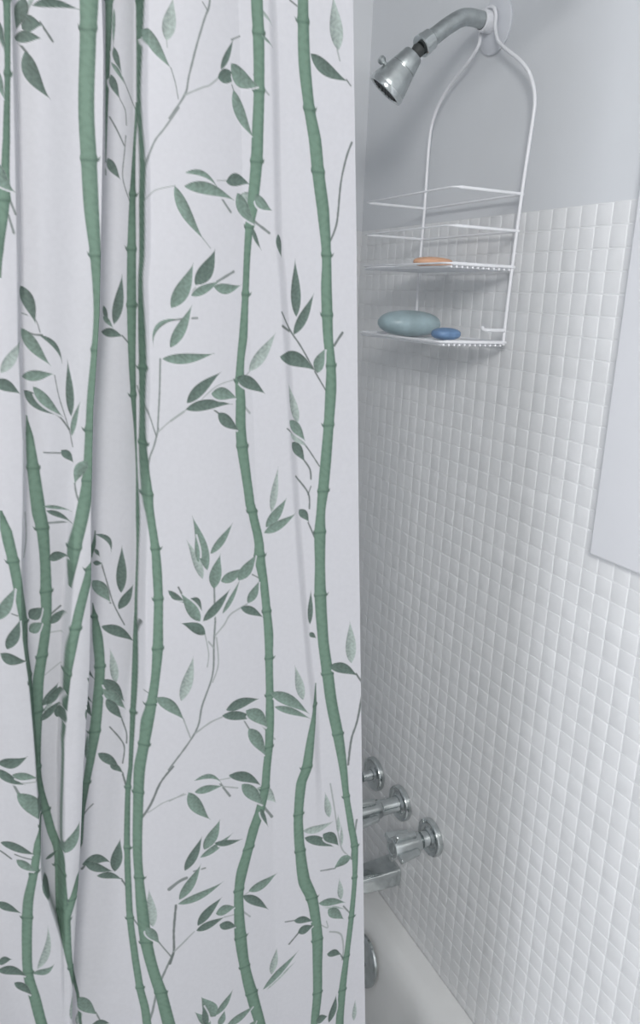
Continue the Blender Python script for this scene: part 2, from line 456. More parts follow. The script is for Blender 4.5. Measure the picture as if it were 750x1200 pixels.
# ------------------------------------------------------------------ shower curtain
# The cloth hangs in the plane y = CLOTH_Y; FOLD holds where its folds run (z list, x list).
CLOTH_Y = 0.62
FOLD = {
    'A': ([-0.891, -0.677, -0.638, -0.6, -0.545, -0.491, -0.429, -0.381, -0.35, -0.304, -0.252, -0.2, -0.163, -0.112, -0.038, 0.02, 0.116, 0.176, 0.233],
          [-0.653, -0.674, -0.679, -0.687, -0.696, -0.706, -0.705, -0.705, -0.705, -0.706, -0.708, -0.705, -0.702, -0.699, -0.698, -0.695, -0.691, -0.689, -0.686]),
    'B': ([-0.867, -0.672, -0.581, -0.527, -0.475, -0.408, -0.352, -0.298, -0.239, -0.186, -0.161, -0.121, -0.088, -0.05, -0.019, 0.052, 0.108, 0.156, 0.187, 0.246],
          [-0.698, -0.689, -0.683, -0.678, -0.673, -0.668, -0.663, -0.658, -0.655, -0.652, -0.651, -0.649, -0.647, -0.643, -0.64, -0.636, -0.633, -0.631, -0.631, -0.629]),
    'B1': ([-0.871, -0.674, -0.528, -0.462, -0.375, -0.313, -0.268, -0.232, -0.162, -0.102, 0.244],
          [-0.706, -0.697, -0.692, -0.689, -0.685, -0.679, -0.676, -0.672, -0.667, -0.664, -0.649]),
    'C': ([-0.934, -0.717, -0.577, -0.501, -0.412, -0.329, -0.25, -0.175, -0.133, -0.071, 0.006, 0.025, 0.064, 0.13, 0.195, 0.257],
          [-0.624, -0.628, -0.631, -0.631, -0.626, -0.621, -0.617, -0.614, -0.613, -0.61, -0.61, -0.608, -0.607, -0.608, -0.606, -0.605]),
    'D': ([-1.05, -0.8, -0.501, -0.402, -0.337, -0.266, -0.184, -0.123, -0.057, 0.011, 0.05, 0.153, 0.209, 0.273],
          [-0.411, -0.424, -0.441, -0.448, -0.458, -0.467, -0.476, -0.482, -0.488, -0.495, -0.5, -0.505, -0.509, -0.511]),
    'E': ([-1.1, -0.815, -0.468, -0.191, 0.035, 0.223, 0.29],
          [-0.347, -0.367, -0.392, -0.412, -0.427, -0.441, -0.446]),
}
# culms: (x, z, width) in millimetres along the cloth
CULMS = [
    [(-693.1, 178.2, 4.0), (-693.3, 175.3, 4.4), (-695.6, 131.8, 3.5), (-698.7, 92.7, 4.6), (-700.7, 73.6, 5.5), (-703.0, 54.7, 7.8), (-706.4, 22.8, 3.1), (-708.1, 4.8, 1.2)],
    [(-640.0, 191.0, 9.7), (-640.4, 186.9, 11.5), (-641.6, 169.0, 10.3), (-644.6, 120.8, 10.3), (-644.3, 86.8, 10.3), (-643.9, 54.0, 9.7), (-642.4, 22.6, 7.2), (-642.2, -15.7, 6.0), (-644.6, -44.7, 6.6), (-648.5, -78.3, 7.2), (-651.0, -104.9, 7.2), (-654.3, -144.4, 8.1), (-659.0, -169.0, 9.8), (-666.5, -198.3, 8.3), (-671.3, -230.3, 1.4)],
    [(-623.2, 197.9, 5.0), (-623.5, 194.7, 5.0), (-626.0, 147.2, 2.8), (-627.9, 114.1, 1.4), (-629.4, 80.7, 0.6)],
    [(-605.5, 132.3, 1.1), (-605.5, 128.9, 1.8), (-607.8, 99.9, 2.3), (-610.0, 68.3, 4.7), (-611.7, 29.3, 7.0), (-612.7, -12.4, 7.6), (-613.4, -50.2, 6.1), (-613.0, -81.8, 4.4), (-612.1, -108.1, 2.3), (-611.7, -141.4, 1.4), (-612.0, -178.4, 2.6), (-613.0, -211.0, 1.5), (-615.7, -267.2, 2.0), (-616.9, -290.5, 3.2), (-618.6, -325.2, 4.1), (-621.3, -361.1, 3.9), (-624.8, -414.8, 3.4), (-627.5, -435.8, 4.3), (-629.2, -467.4, 4.9), (-630.4, -498.7, 5.3), (-630.4, -542.3, 5.7), (-629.9, -575.7, 6.0), (-626.6, -622.0, 6.5), (-623.2, -657.7, 7.0), (-619.1, -683.0, 7.8), (-616.5, -709.0, 7.9)],
    [(-602.2, 200.9, 3.3), (-602.5, 197.8, 3.6), (-603.5, 165.9, 2.5), (-604.5, 133.6, 1.8), (-603.4, 91.5, 2.3), (-603.8, 65.1, 2.6), (-604.7, 25.2, 2.4), (-606.3, 7.0, 2.0), (-606.3, -30.8, 3.3), (-606.3, -59.8, 3.5), (-607.1, -89.5, 2.7), (-608.0, -119.6, 3.5), (-607.5, -139.0, 4.9), (-606.1, -160.9, 6.8), (-605.1, -174.6, 6.4), (-601.6, -207.0, 6.8), (-600.6, -224.3, 7.7), (-599.9, -251.8, 7.5), (-600.5, -274.3, 8.0), (-601.3, -297.2, 8.8), (-603.7, -323.7, 7.6), (-607.5, -349.5, 8.6), (-610.9, -366.2, 9.9), (-614.1, -389.8, 7.9), (-617.9, -413.9, 8.6), (-619.5, -439.5, 8.2), (-621.7, -497.9, 7.8), (-621.0, -530.6, 7.8), (-619.2, -566.9, 10.2), (-616.3, -604.4, 10.7), (-611.2, -635.0, 10.2), (-603.9, -666.0, 11.1), (-595.4, -715.2, 12.0)],
    [(-519.8, 212.4, 8.4), (-519.7, 208.0, 9.1), (-518.0, 186.1, 8.9), (-516.9, 148.0, 8.5), (-517.4, 120.8, 9.2), (-518.0, 98.5, 9.4), (-520.8, 64.4, 8.5), (-523.1, 50.4, 6.5), (-524.6, 29.3, 5.6), (-525.7, -0.7, 5.9), (-527.3, -33.4, 7.7), (-529.5, -52.4, 7.0), (-530.1, -68.9, 8.2), (-529.1, -86.4, 9.0), (-528.9, -105.6, 9.4), (-527.1, -123.7, 10.0), (-522.8, -151.3, 8.8), (-519.2, -174.1, 8.8), (-516.6, -181.3, 8.3), (-510.4, -208.5, 8.6), (-509.3, -222.8, 10.0), (-504.7, -248.3, 8.0), (-501.2, -276.8, 8.0), (-498.7, -299.8, 8.7), (-497.9, -323.9, 7.7), (-496.4, -361.9, 7.8), (-495.8, -388.9, 9.1), (-496.1, -417.1, 8.6), (-497.9, -438.8, 8.8), (-499.4, -461.4, 9.3), (-504.8, -485.9, 10.6), (-510.5, -501.8, 11.2), (-516.2, -523.6, 10.7), (-522.3, -546.0, 12.3), (-525.6, -568.8, 10.2), (-525.3, -594.4, 10.7), (-523.1, -626.4, 12.5), (-518.0, -664.9, 10.9), (-509.7, -702.9, 12.5), (-496.8, -759.3, 10.9)],
    [(-482.0, 219.8, 8.5), (-481.8, 215.3, 8.5), (-481.0, 200.6, 9.1), (-478.8, 171.3, 9.9), (-473.7, 140.9, 9.1), (-468.3, 120.6, 10.5), (-464.4, 96.5, 10.5), (-459.1, 69.3, 10.6), (-454.4, 33.2, 8.3), (-453.3, 8.1, 9.8), (-451.5, -14.8, 9.8), (-449.6, -34.5, 9.0), (-446.1, -56.9, 8.8), (-445.2, -76.7, 10.4), (-445.8, -108.9, 9.6), (-447.1, -141.8, 10.4), (-448.4, -168.5, 10.2), (-449.7, -187.6, 8.8), (-449.7, -207.4, 11.1), (-448.3, -237.7, 10.2), (-446.5, -269.2, 11.7), (-441.3, -317.8, 10.9), (-435.2, -352.2, 11.6), (-429.5, -384.5, 11.6), (-420.9, -421.2, 11.1), (-413.5, -459.7, 8.7), (-407.9, -496.0, 7.0), (-400.1, -535.7, 7.5), (-394.9, -559.8, 7.9), (-392.6, -600.4, 5.7), (-393.8, -651.3, 6.5), (-396.9, -703.0, 7.2), (-399.9, -748.7, 9.5), (-400.4, -805.4, 10.6)],
    [(-447.3, -359.4, 0.9), (-448.2, -383.3, 4.8), (-452.3, -418.4, 8.6), (-455.3, -449.2, 11.1), (-460.6, -465.3, 11.2), (-462.4, -501.4, 10.1), (-461.3, -523.7, 10.7), (-458.8, -545.7, 11.2), (-453.2, -582.9, 13.1), (-443.4, -608.4, 12.0), (-438.4, -634.0, 11.4), (-434.7, -665.3, 12.5), (-433.2, -701.0, 11.3), (-431.7, -737.5, 10.9), (-432.8, -787.0, 10.0)],
    [(-695.8, -92.1, 0.7), (-694.6, -108.0, 5.2), (-693.4, -132.7, 8.4), (-691.1, -167.5, 10.2), (-688.8, -182.0, 9.2), (-687.9, -210.9, 8.1), (-688.5, -236.5, 8.8), (-689.9, -264.5, 7.8), (-694.7, -292.0, 8.4), (-698.9, -313.5, 9.1), (-700.8, -340.6, 8.3), (-702.1, -363.2, 6.0), (-703.4, -392.0, 5.0), (-702.3, -411.5, 5.0), (-699.0, -436.0, 6.5), (-695.7, -457.5, 6.9), (-691.5, -474.7, 7.3), (-691.0, -494.1, 6.9), (-691.2, -517.5, 8.3), (-690.8, -539.0, 9.9), (-689.7, -569.0, 7.0), (-687.4, -592.4, 4.4), (-680.9, -644.2, 2.6)],
    [(-651.3, -253.6, 0.7), (-650.1, -266.8, 4.2), (-648.5, -285.6, 8.4), (-647.7, -313.4, 8.3), (-650.2, -341.4, 8.8), (-654.2, -374.7, 9.1), (-659.2, -403.5, 6.9), (-663.3, -424.3, 5.7), (-667.4, -454.3, 3.0), (-670.2, -484.8, 2.5), (-676.9, -497.1, 3.7), (-683.2, -519.6, 6.1), (-690.5, -542.4, 7.3)],
    [(-647.0, -191.2, 0.7), (-649.1, -204.4, 3.5), (-656.0, -215.0, 6.8), (-663.8, -240.6, 7.6), (-669.6, -264.1, 7.6), (-673.6, -283.3, 6.8), (-676.9, -304.4, 4.2), (-680.2, -334.7, 2.6), (-683.3, -362.9, 1.5), (-688.7, -463.1, 1.0)],
    [(-718.5, -161.1, 1.8), (-717.7, -166.3, 3.9), (-715.8, -177.5, 7.8), (-712.3, -202.0, 7.6), (-709.6, -228.7, 7.2), (-707.2, -258.6, 6.0), (-706.9, -280.6, 3.9), (-705.3, -305.4, 3.4), (-704.9, -346.3, 2.5), (-704.6, -384.8, 2.3)],
    [(-704.4, -435.2, 2.3), (-704.7, -437.4, 3.3), (-708.3, -452.8, 6.5), (-713.3, -480.9, 7.1), (-718.7, -505.6, 8.1), (-720.9, -528.0, 8.2), (-722.6, -556.7, 8.2), (-723.3, -591.1, 8.3), (-719.1, -621.4, 9.3), (-713.8, -659.3, 9.2)],
]
# leaves: base x z, tip x z, width, bend (mm), tone
LEAVES = [
    (-682.9, 149.9, -668.0, 122.7, 10.7, 3.3, 'd'), (-684.3, 163.5, -670.7, 166.4, 10.2, -2.5, 'd'), (-689.1, 156.8, -671.8, 158.7, 7.4, -1.2, 'd'),
    (-676.7, 177.5, -645.7, 180.5, 5.5, -2.6, 'd'), (-681.3, 181.3, -687.9, 161.7, 8.7, 0.0, 'd'), (-674.8, 183.8, -685.0, 166.0, 2.9, 0.8, 'p'),
    (-698.7, 162.4, -695.9, 145.6, 3.9, 0.6, 'd'), (-700.9, 133.3, -697.8, 116.0, 4.2, 1.0, 'g'), (-705.8, 78.0, -694.6, 60.4, 9.4, 3.6, 'g'),
    (-621.1, 165.6, -615.9, 149.7, 4.6, 0.7, 'd'), (-623.3, 155.5, -614.2, 142.8, 3.3, -0.7, 'g'), (-623.7, 147.7, -617.7, 132.4, 5.7, 0.7, 'd'),
    (-620.2, 189.7, -621.6, 165.2, 2.3, 0.0, 'g'), (-627.7, 92.2, -618.9, 78.3, 6.4, 0.7, 'd'), (-587.6, 170.8, -582.7, 198.2, 9.4, 0.0, 'p'),
    (-602.1, 178.5, -584.4, 153.1, 7.8, 1.3, 'g'), (-547.8, 157.9, -537.6, 179.9, 4.8, 0.4, 'd'), (-550.2, 152.2, -532.6, 154.5, 10.0, -1.2, 'd'),
    (-539.6, 162.9, -515.4, 151.5, 12.8, 4.0, 'g'), (-537.4, 145.8, -520.0, 114.8, 9.3, 2.2, 'g'), (-521.9, 204.0, -506.8, 193.5, 3.0, -1.1, 'p'),
    (-516.1, 186.4, -506.1, 179.2, 2.0, 0.0, 'g'), (-575.3, 85.1, -549.6, 76.2, 4.4, -4.8, 'g'), (-576.0, 75.7, -535.4, 69.0, 9.2, -2.8, 'g'),
    (-543.1, 82.0, -522.8, 81.9, 9.6, -2.4, 'd'), (-533.4, 74.9, -517.7, 52.4, 10.4, 2.0, 'g'), (-530.4, 74.4, -515.2, 64.6, 12.0, 0.0, 'p'),
    (-518.8, 74.8, -503.9, 64.3, 8.2, 1.7, 'g'), (-520.6, 50.7, -512.8, 34.5, 3.6, 0.8, 'd'), (-583.0, 75.2, -560.9, 38.6, 8.9, 2.2, 'g'),
    (-498.2, 47.4, -494.1, 29.7, 6.0, 0.9, 'd'), (-451.5, 185.7, -457.7, 222.6, 11.2, 0.0, 'p'), (-474.2, 180.1, -441.5, 164.9, 10.4, 2.4, 'd'),
    (-694.4, -0.1, -686.0, -26.5, 8.8, -1.1, 'd'), (-695.7, -29.6, -677.0, -56.1, 8.8, 1.1, 'g'), (-683.7, -34.2, -668.8, -54.4, 3.9, -3.9, 'd'),
    (-712.1, -60.3, -696.6, -37.0, 7.7, 0.7, 'p'), (-717.8, -66.3, -699.8, -75.6, 8.8, -1.4, 'd'), (-697.3, -64.1, -674.8, -62.0, 8.1, 0.0, 'g'),
    (-696.4, -74.0, -674.3, -93.1, 8.8, 1.4, 'd'), (-690.2, -71.3, -669.9, -94.3, 7.7, 0.8, 'g'), (-664.0, -94.1, -664.6, -51.5, 6.1, 0.0, 'd'),
    (-664.3, -109.1, -656.8, -82.7, 4.2, -0.8, 'g'), (-672.4, -119.9, -663.9, -130.1, 6.6, -0.8, 'd'), (-654.4, -128.2, -663.8, -147.1, 8.4, 1.5, 'g'),
    (-687.8, -163.1, -666.6, -169.1, 3.1, -0.8, 'g'), (-627.0, -26.0, -619.6, 11.3, 8.0, 0.8, 'd'), (-636.4, -31.9, -620.1, -35.4, 7.2, -0.8, 'd'),
    (-634.1, -12.4, -631.7, -26.1, 3.4, 0.0, 'd'), (-634.7, -20.2, -627.7, -29.0, 3.9, 0.0, 'g'), (-583.6, -20.5, -600.3, -41.8, 3.8, 6.5, 'g'),
    (-586.5, -12.2, -569.4, 21.7, 11.6, 1.7, 'g'), (-568.0, 5.6, -552.0, 33.0, 12.0, 2.1, 'd'), (-571.3, -2.7, -547.6, 9.4, 6.8, 0.0, 'g'),
    (-553.1, 4.7, -529.3, 7.2, 8.3, 2.3, 'g'), (-587.6, -42.2, -570.5, -9.3, 8.8, 0.8, 'g'), (-593.6, -51.0, -552.3, -46.2, 8.4, 1.6, 'g'),
    (-575.1, -85.5, -546.5, -60.9, 9.4, -1.3, 'd'), (-575.9, -90.5, -536.8, -87.2, 9.0, -2.1, 'd'), (-555.1, -78.2, -532.1, -82.9, 10.6, -1.8, 'g'),
    (-549.1, -94.0, -529.7, -109.7, 9.9, 0.9, 'd'), (-533.0, -65.6, -506.8, -79.7, 10.6, -1.4, 'd'), (-521.5, -60.8, -498.8, -29.2, 9.9, 1.0, 'p'),
    (-479.3, -16.3, -482.0, 29.7, 9.0, 0.0, 'd'), (-481.1, -30.9, -464.2, 3.2, 8.6, 0.9, 'd'), (-494.6, -48.9, -460.0, -61.2, 12.9, -3.2, 'd'),
    (-458.6, -62.7, -451.7, -41.7, 10.3, -1.5, 'g'), (-474.8, -105.7, -485.8, -71.0, 7.9, 0.0, 'p'), (-483.9, -102.6, -467.3, -122.0, 9.2, -0.9, 'g'),
    (-482.7, -114.0, -465.2, -126.7, 6.4, 0.0, 'p'), (-480.6, -122.0, -467.1, -140.7, 9.4, -1.0, 'd'), (-498.9, -182.8, -493.7, -142.7, 6.9, 0.0, 'p'),
    (-685.5, -167.0, -666.8, -178.7, 4.6, -1.1, 'd'), (-685.6, -208.4, -669.6, -206.8, 8.3, -1.2, 'd'), (-647.1, -194.0, -635.4, -211.4, 4.5, -5.4, 'd'),
    (-647.6, -206.9, -644.3, -213.5, 3.3, 0.0, 'd'), (-649.6, -218.5, -642.2, -219.8, 4.5, 0.0, 'd'), (-650.5, -233.9, -636.8, -255.1, 11.1, -0.9, 'g'),
    (-627.7, -247.5, -625.9, -205.4, 9.3, 0.0, 'd'), (-630.3, -261.8, -616.8, -242.0, 9.3, 0.9, 'd'), (-645.1, -275.5, -617.4, -295.5, 9.5, -2.5, 'd'),
    (-725.4, -247.5, -712.1, -221.6, 9.2, 0.0, 'g'), (-721.4, -272.4, -710.5, -248.7, 9.3, 0.9, 'd'), (-726.2, -276.0, -706.7, -284.9, 9.3, 2.2, 'd'),
    (-702.3, -256.3, -691.4, -248.9, 11.9, 0.0, 'd'), (-703.0, -267.6, -692.1, -261.9, 10.3, 0.0, 'g'), (-686.8, -264.0, -674.2, -252.4, 7.5, 0.0, 'd'),
    (-696.9, -335.9, -682.7, -317.6, 7.5, 0.9, 'd'), (-695.7, -342.1, -679.7, -321.0, 4.4, 0.0, 'p'), (-692.9, -336.0, -678.9, -319.5, 8.1, 0.0, 'd'),
    (-698.9, -349.2, -681.0, -334.3, 7.2, 0.0, 'd'), (-685.8, -349.1, -679.9, -334.9, 8.0, 0.0, 'd'), (-734.1, -374.5, -711.5, -368.5, 9.9, 1.8, 'd'),
    (-662.2, -308.3, -652.0, -325.0, 3.1, 0.0, 'd'), (-663.7, -333.4, -654.5, -346.9, 2.4, 0.0, 'd'), (-664.3, -337.3, -655.9, -360.4, 6.7, 0.0, 'd'),
    (-662.2, -399.7, -660.1, -374.1, 4.0, 0.0, 'g'), (-634.7, -330.7, -638.8, -296.9, 7.2, 0.4, 'p'), (-645.4, -324.9, -627.6, -350.8, 10.6, -1.3, 'd'),
    (-645.8, -334.3, -626.7, -358.5, 9.7, -0.9, 'g'), (-643.6, -344.4, -629.7, -367.6, 8.8, 0.0, 'd'), (-652.2, -395.6, -633.5, -416.6, 8.6, -1.0, 'd'),
    (-591.7, -244.0, -575.1, -257.7, 5.7, 0.9, 'd'), (-558.4, -228.5, -571.3, -179.4, 9.9, 1.0, 'g'), (-562.5, -235.9, -576.2, -199.8, 7.4, 1.0, 'p'),
    (-566.1, -220.6, -568.8, -194.8, 4.2, 0.0, 'g'), (-555.6, -214.2, -535.3, -188.4, 7.4, 1.0, 'g'), (-552.5, -246.0, -546.5, -215.2, 11.3, -1.0, 'g'),
    (-546.1, -240.4, -523.4, -230.9, 10.3, 1.0, 'g'), (-529.9, -241.6, -512.3, -220.0, 11.8, 1.0, 'g'), (-562.1, -275.1, -537.3, -248.4, 8.9, 1.0, 'd'),
    (-544.5, -270.6, -527.9, -240.7, 4.9, 1.0, 'g'), (-576.2, -254.3, -563.1, -265.4, 10.6, -2.3, 'd'), (-564.9, -275.0, -581.5, -246.6, 9.9, 0.0, 'g'),
    (-590.2, -245.2, -578.4, -254.1, 5.4, 1.5, 'd'), (-560.3, -287.7, -581.7, -274.7, 9.9, 2.0, 'd'), (-520.2, -264.9, -509.2, -245.5, 9.4, 1.0, 'g'),
    (-527.1, -267.7, -504.4, -281.8, 7.9, -1.0, 'd'), (-581.9, -348.9, -570.8, -306.8, 10.3, 1.0, 'p'), (-603.3, -342.7, -579.3, -368.6, 10.8, -2.0, 'g'),
    (-540.5, -365.9, -506.8, -362.8, 11.1, -2.2, 'd'), (-544.3, -370.6, -510.6, -382.4, 9.4, -1.5, 'd'), (-520.7, -371.0, -497.4, -396.5, 12.9, -2.8, 'g'),
    (-517.7, -390.8, -499.0, -426.1, 12.3, -1.1, 'g'), (-496.0, -358.9, -454.8, -389.6, 11.7, -2.2, 'g'), (-491.1, -374.7, -453.2, -395.1, 7.3, -1.1, 'g'),
    (-462.0, -372.9, -471.9, -334.6, 8.9, 0.0, 'p'), (-503.8, -196.3, -484.9, -170.8, 9.8, 1.0, 'g'), (-505.3, -201.5, -475.3, -185.7, 8.9, 1.0, 'g'),
    (-471.2, -184.1, -460.9, -196.2, 7.9, -1.0, 'd'), (-455.9, -296.9, -456.3, -262.2, 5.5, 0.0, 'd'), (-456.1, -305.8, -448.9, -312.3, 5.0, 0.0, 'd'),
    (-433.7, -343.2, -403.3, -358.9, 11.2, -2.2, 'd'), (-410.8, -343.7, -414.8, -298.4, 11.2, 0.0, 'p'), (-735.6, -379.8, -715.3, -394.3, 8.4, 1.7, 'd'),
    (-724.5, -384.5, -704.8, -391.3, 7.2, -0.9, 'g'), (-721.4, -401.5, -702.4, -436.7, 13.7, -2.7, 'g'), (-737.0, -449.2, -711.4, -463.4, 8.1, -1.3, 'd'),
    (-725.9, -465.8, -711.3, -480.5, 7.6, 0.0, 'g'), (-690.0, -470.9, -673.8, -442.0, 10.5, 2.4, 'g'), (-702.0, -484.3, -691.1, -478.9, 4.0, 0.9, 'd'),
    (-670.3, -507.0, -645.2, -511.5, 11.0, -5.3, 'd'), (-668.1, -504.4, -642.7, -521.4, 8.8, 1.5, 'd'), (-657.9, -521.5, -635.2, -532.4, 7.1, -2.0, 'd'),
    (-641.8, -521.8, -635.7, -488.0, 10.9, -0.5, 'd'), (-642.3, -410.4, -631.0, -421.4, 5.6, -1.0, 'd'), (-706.5, -492.6, -700.4, -519.5, 5.4, 0.0, 'd'),
    (-743.2, -508.5, -724.7, -523.3, 7.8, 1.0, 'd'), (-715.4, -586.7, -705.1, -538.4, 6.7, 3.6, 'p'), (-719.3, -592.3, -701.4, -581.1, 7.2, 2.6, 'g'),
    (-746.8, -569.6, -735.5, -572.0, 8.3, 0.0, 'd'), (-747.4, -577.4, -724.0, -595.1, 8.8, -1.5, 'd'), (-735.0, -597.7, -721.0, -617.8, 7.2, -1.0, 'd'),
    (-680.0, -648.6, -664.0, -673.5, 12.4, 1.6, 'g'), (-670.3, -683.8, -652.8, -688.6, 8.2, -1.8, 'd'), (-689.6, -650.2, -687.4, -621.3, 4.9, 0.0, 'p'),
    (-683.1, -679.0, -678.0, -657.6, 5.7, 0.0, 'p'), (-610.4, -585.5, -613.0, -542.5, 9.8, 0.0, 'p'), (-615.9, -586.0, -604.5, -606.0, 9.8, 0.0, 'g'),
    (-570.2, -432.1, -544.4, -441.2, 5.3, -5.8, 'g'), (-570.2, -444.3, -543.1, -444.4, 8.4, -0.6, 'g'), (-537.4, -434.7, -503.5, -456.6, 10.6, -3.4, 'd'),
    (-576.0, -443.5, -555.3, -477.7, 12.2, 2.1, 'g'), (-524.0, -448.3, -499.6, -480.5, 12.3, -0.6, 'g'), (-508.5, -457.8, -486.8, -481.2, 12.9, -1.7, 'p'),
    (-504.1, -481.8, -495.0, -505.6, 4.5, 0.0, 'd'), (-580.1, -527.6, -563.4, -493.7, 10.0, 1.1, 'd'), (-561.4, -509.2, -545.7, -479.9, 12.4, 1.2, 'g'),
    (-565.2, -517.0, -532.6, -499.4, 7.8, 1.2, 'g'), (-551.1, -505.0, -522.7, -509.6, 6.9, 1.6, 'd'), (-585.5, -559.2, -564.4, -524.3, 10.8, 1.2, 'g'),
    (-586.8, -563.9, -541.4, -551.4, 9.1, 2.3, 'g'), (-568.0, -594.6, -542.9, -569.2, 10.9, -1.3, 'd'), (-569.3, -600.3, -540.1, -593.8, 9.4, 0.0, 'd'),
    (-549.5, -586.7, -528.5, -586.5, 12.0, -1.2, 'g'), (-545.7, -601.2, -527.1, -611.0, 10.2, 0.0, 'd'), (-515.1, -573.2, -483.3, -563.8, 11.5, 2.6, 'g'),
    (-521.3, -576.2, -492.3, -605.2, 9.6, -1.2, 'd'), (-486.8, -689.6, -481.2, -657.6, 9.1, 0.0, 'p'), (-496.7, -704.6, -456.4, -670.5, 8.7, 1.3, 'g'),
    (-491.9, -707.1, -459.3, -683.4, 4.3, 0.7, 'p'), (-549.4, -713.7, -564.7, -682.8, 14.7, 0.0, 'g'), (-548.8, -712.6, -530.9, -687.5, 8.3, 1.3, 'g'),
    (-554.9, -723.8, -571.2, -699.6, 8.9, 0.0, 'g'), (-537.2, -731.8, -506.4, -719.6, 10.9, 1.3, 'g'), (-558.8, -722.3, -562.6, -693.8, 7.0, 0.0, 'd'),
    (-544.8, -728.4, -539.6, -710.3, 8.3, 0.0, 'g'), (-512.0, -746.8, -503.0, -741.2, 7.8, 0.0, 'g'), (-426.9, -514.3, -432.8, -483.7, 7.9, 0.0, 'p'),
    (-415.4, -535.9, -416.7, -514.5, 4.8, 0.0, 'p'), (-410.4, -553.6, -412.4, -527.4, 3.9, 0.0, 'p'), (-456.6, -521.8, -421.4, -520.4, 9.2, 2.6, 'p'),
    (-454.6, -530.2, -419.9, -552.5, 10.7, -1.3, 'd'), (-433.9, -532.1, -414.2, -553.2, 11.9, -2.0, 'd'), (-399.2, -571.0, -419.2, -580.0, 12.5, 1.3, 'g'),
    (-407.8, -622.8, -411.5, -594.6, 7.2, 0.0, 'p'), (-435.2, -617.0, -401.7, -629.2, 9.8, -1.4, 'g'), (-431.3, -622.7, -401.2, -638.2, 4.0, -0.7, 'p'),
    (-423.4, -629.2, -402.9, -650.5, 11.9, 0.0, 'g'), (-462.9, -629.7, -441.0, -638.3, 9.1, -1.4, 'd'), (-458.1, -646.5, -439.5, -643.5, 11.7, 0.0, 'd'),
    (-422.0, -688.1, -403.7, -697.4, 9.5, -1.5, 'd'), (-415.3, -785.5, -407.7, -750.5, 9.5, 1.5, 'd'), (-431.6, -777.3, -417.4, -775.7, 11.9, -1.5, 'd'),
    (-382.3, -798.8, -382.4, -768.7, 5.5, 0.0, 'p'),
]
